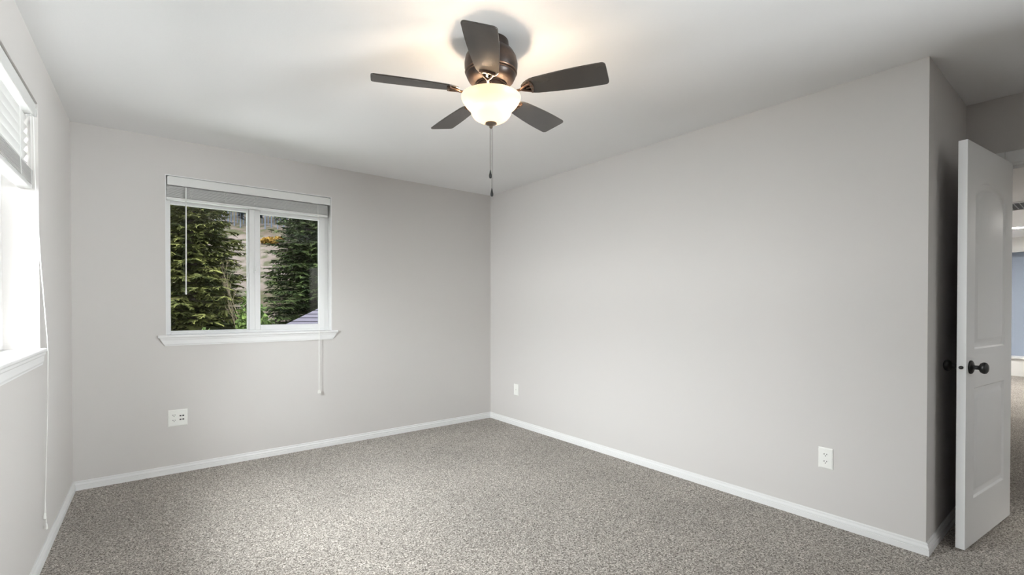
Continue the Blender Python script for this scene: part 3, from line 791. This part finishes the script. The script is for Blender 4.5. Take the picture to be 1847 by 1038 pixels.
# band of tall bare-trunked trees along the top of the clearing
def far_tree(seed):
    rnd = random.Random(seed); bm = BM(); tb = BM(); h = 15
    tube(tb, [(0, 0, 0), (0, 0, h * .9)], [.13, .07], 6)
    z = 3.6 + rnd.uniform(-1.2, 1.8)
    while z < h:
        f = (h - z) / (h - 5); r = .80 * f + .18
        for k in range(9):
            a = rnd.uniform(0, 6.28); d = Vector((math.cos(a), math.sin(a), rnd.uniform(-.5, -.1))) * r * rnd.uniform(.7, 1.1)
            blade_tri(bm, Vector((0, 0, z + rnd.uniform(-.2, .2))), d, .45, Vector((0, 0, 1)))
        z += .45
    return bm, tb
protos = []
for s in range(3):
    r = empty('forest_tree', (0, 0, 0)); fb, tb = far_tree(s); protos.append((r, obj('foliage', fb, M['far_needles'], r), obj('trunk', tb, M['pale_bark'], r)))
rnd = random.Random(31); n = 0
spots = [(390 + 128 * ((i + .5 * (j % 2)) / 11.5) + rnd.uniform(-.3, .3), 106 + 8.5 * j + (1.1 if i % 2 else -1.1)) for j in range(4) for i in range(12)]
for i, (px, Z) in enumerate(spots):
    pr = protos[i % 3]
    if i < 3: r = pr[0]
    else:
        r = pr[0].copy(); COL.objects.link(r)
        for ch in pr[1:]:
            c = ch.copy(); COL.objects.link(c); c.parent = r
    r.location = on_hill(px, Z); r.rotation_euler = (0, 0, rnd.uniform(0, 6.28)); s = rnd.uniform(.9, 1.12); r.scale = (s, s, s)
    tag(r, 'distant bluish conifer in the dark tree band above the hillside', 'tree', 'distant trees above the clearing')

# neighbour's house with a hipped shingle roof
G = at(470, 13, .40); nh = empty('neighbour_house', (G.x, G.y, GZ), -YAW)
tag(nh, 'neighbouring house with a purple grey shingle roof low in the right window pane', 'house')
Wd, Dp, RH = 9.0, 8.0, 2.75; ez = .40 - GZ
bm = BM(); pts = [(0, 0, ez), (Wd, 0, ez), (Wd, Dp, ez), (0, Dp, ez), (4, 4, ez + RH), (Wd - 4, 4, ez + RH)]
vs = [bm.verts.new(p) for p in pts]; lo_v = [bm.verts.new((p[0], p[1], ez - .16)) for p in pts[:4]]
for f in ((0, 1, 5, 4), (1, 2, 5), (2, 3, 4, 5), (3, 0, 4)): bm.faces.new([vs[i] for i in f])
for i in range(4): j = (i + 1) % 4; bm.faces.new([vs[i], lo_v[i], lo_v[j], vs[j]])
bm.faces.new(lo_v)
def shingle_nodes():
    m = M['shingle']; nt = m.node_tree; b = nt.nodes['Principled BSDF']
    tc = nt.nodes.new('ShaderNodeTexCoord'); sp = nt.nodes.new('ShaderNodeSeparateXYZ'); nt.links.new(tc.outputs['Object'], sp.inputs[0])
    mm = nt.nodes.new('ShaderNodeMath'); mm.operation = 'MULTIPLY'; mm.inputs[1].default_value = 9.5; nt.links.new(sp.outputs['Z'], mm.inputs[0])
    fr = nt.nodes.new('ShaderNodeMath'); fr.operation = 'FRACT'; nt.links.new(mm.outputs[0], fr.inputs[0])
    r = nt.nodes.new('ShaderNodeValToRGB'); r.color_ramp.elements[0].position = .12; r.color_ramp.elements[0].color = (.02, .019, .025, 1); r.color_ramp.elements[1].position = .26; r.color_ramp.elements[1].color = (.135, .13, .165, 1)
    nt.links.new(fr.outputs[0], r.inputs[0]); nt.links.new(r.outputs[0], b.inputs['Base Color'])
shingle_nodes()
obj('roof', bm, M['shingle'], nh)
bm = BM(); box(bm, .5, Wd - .5, .5, Dp - .5, 0, ez - .02); obj('house_walls', bm, M['siding'], nh)
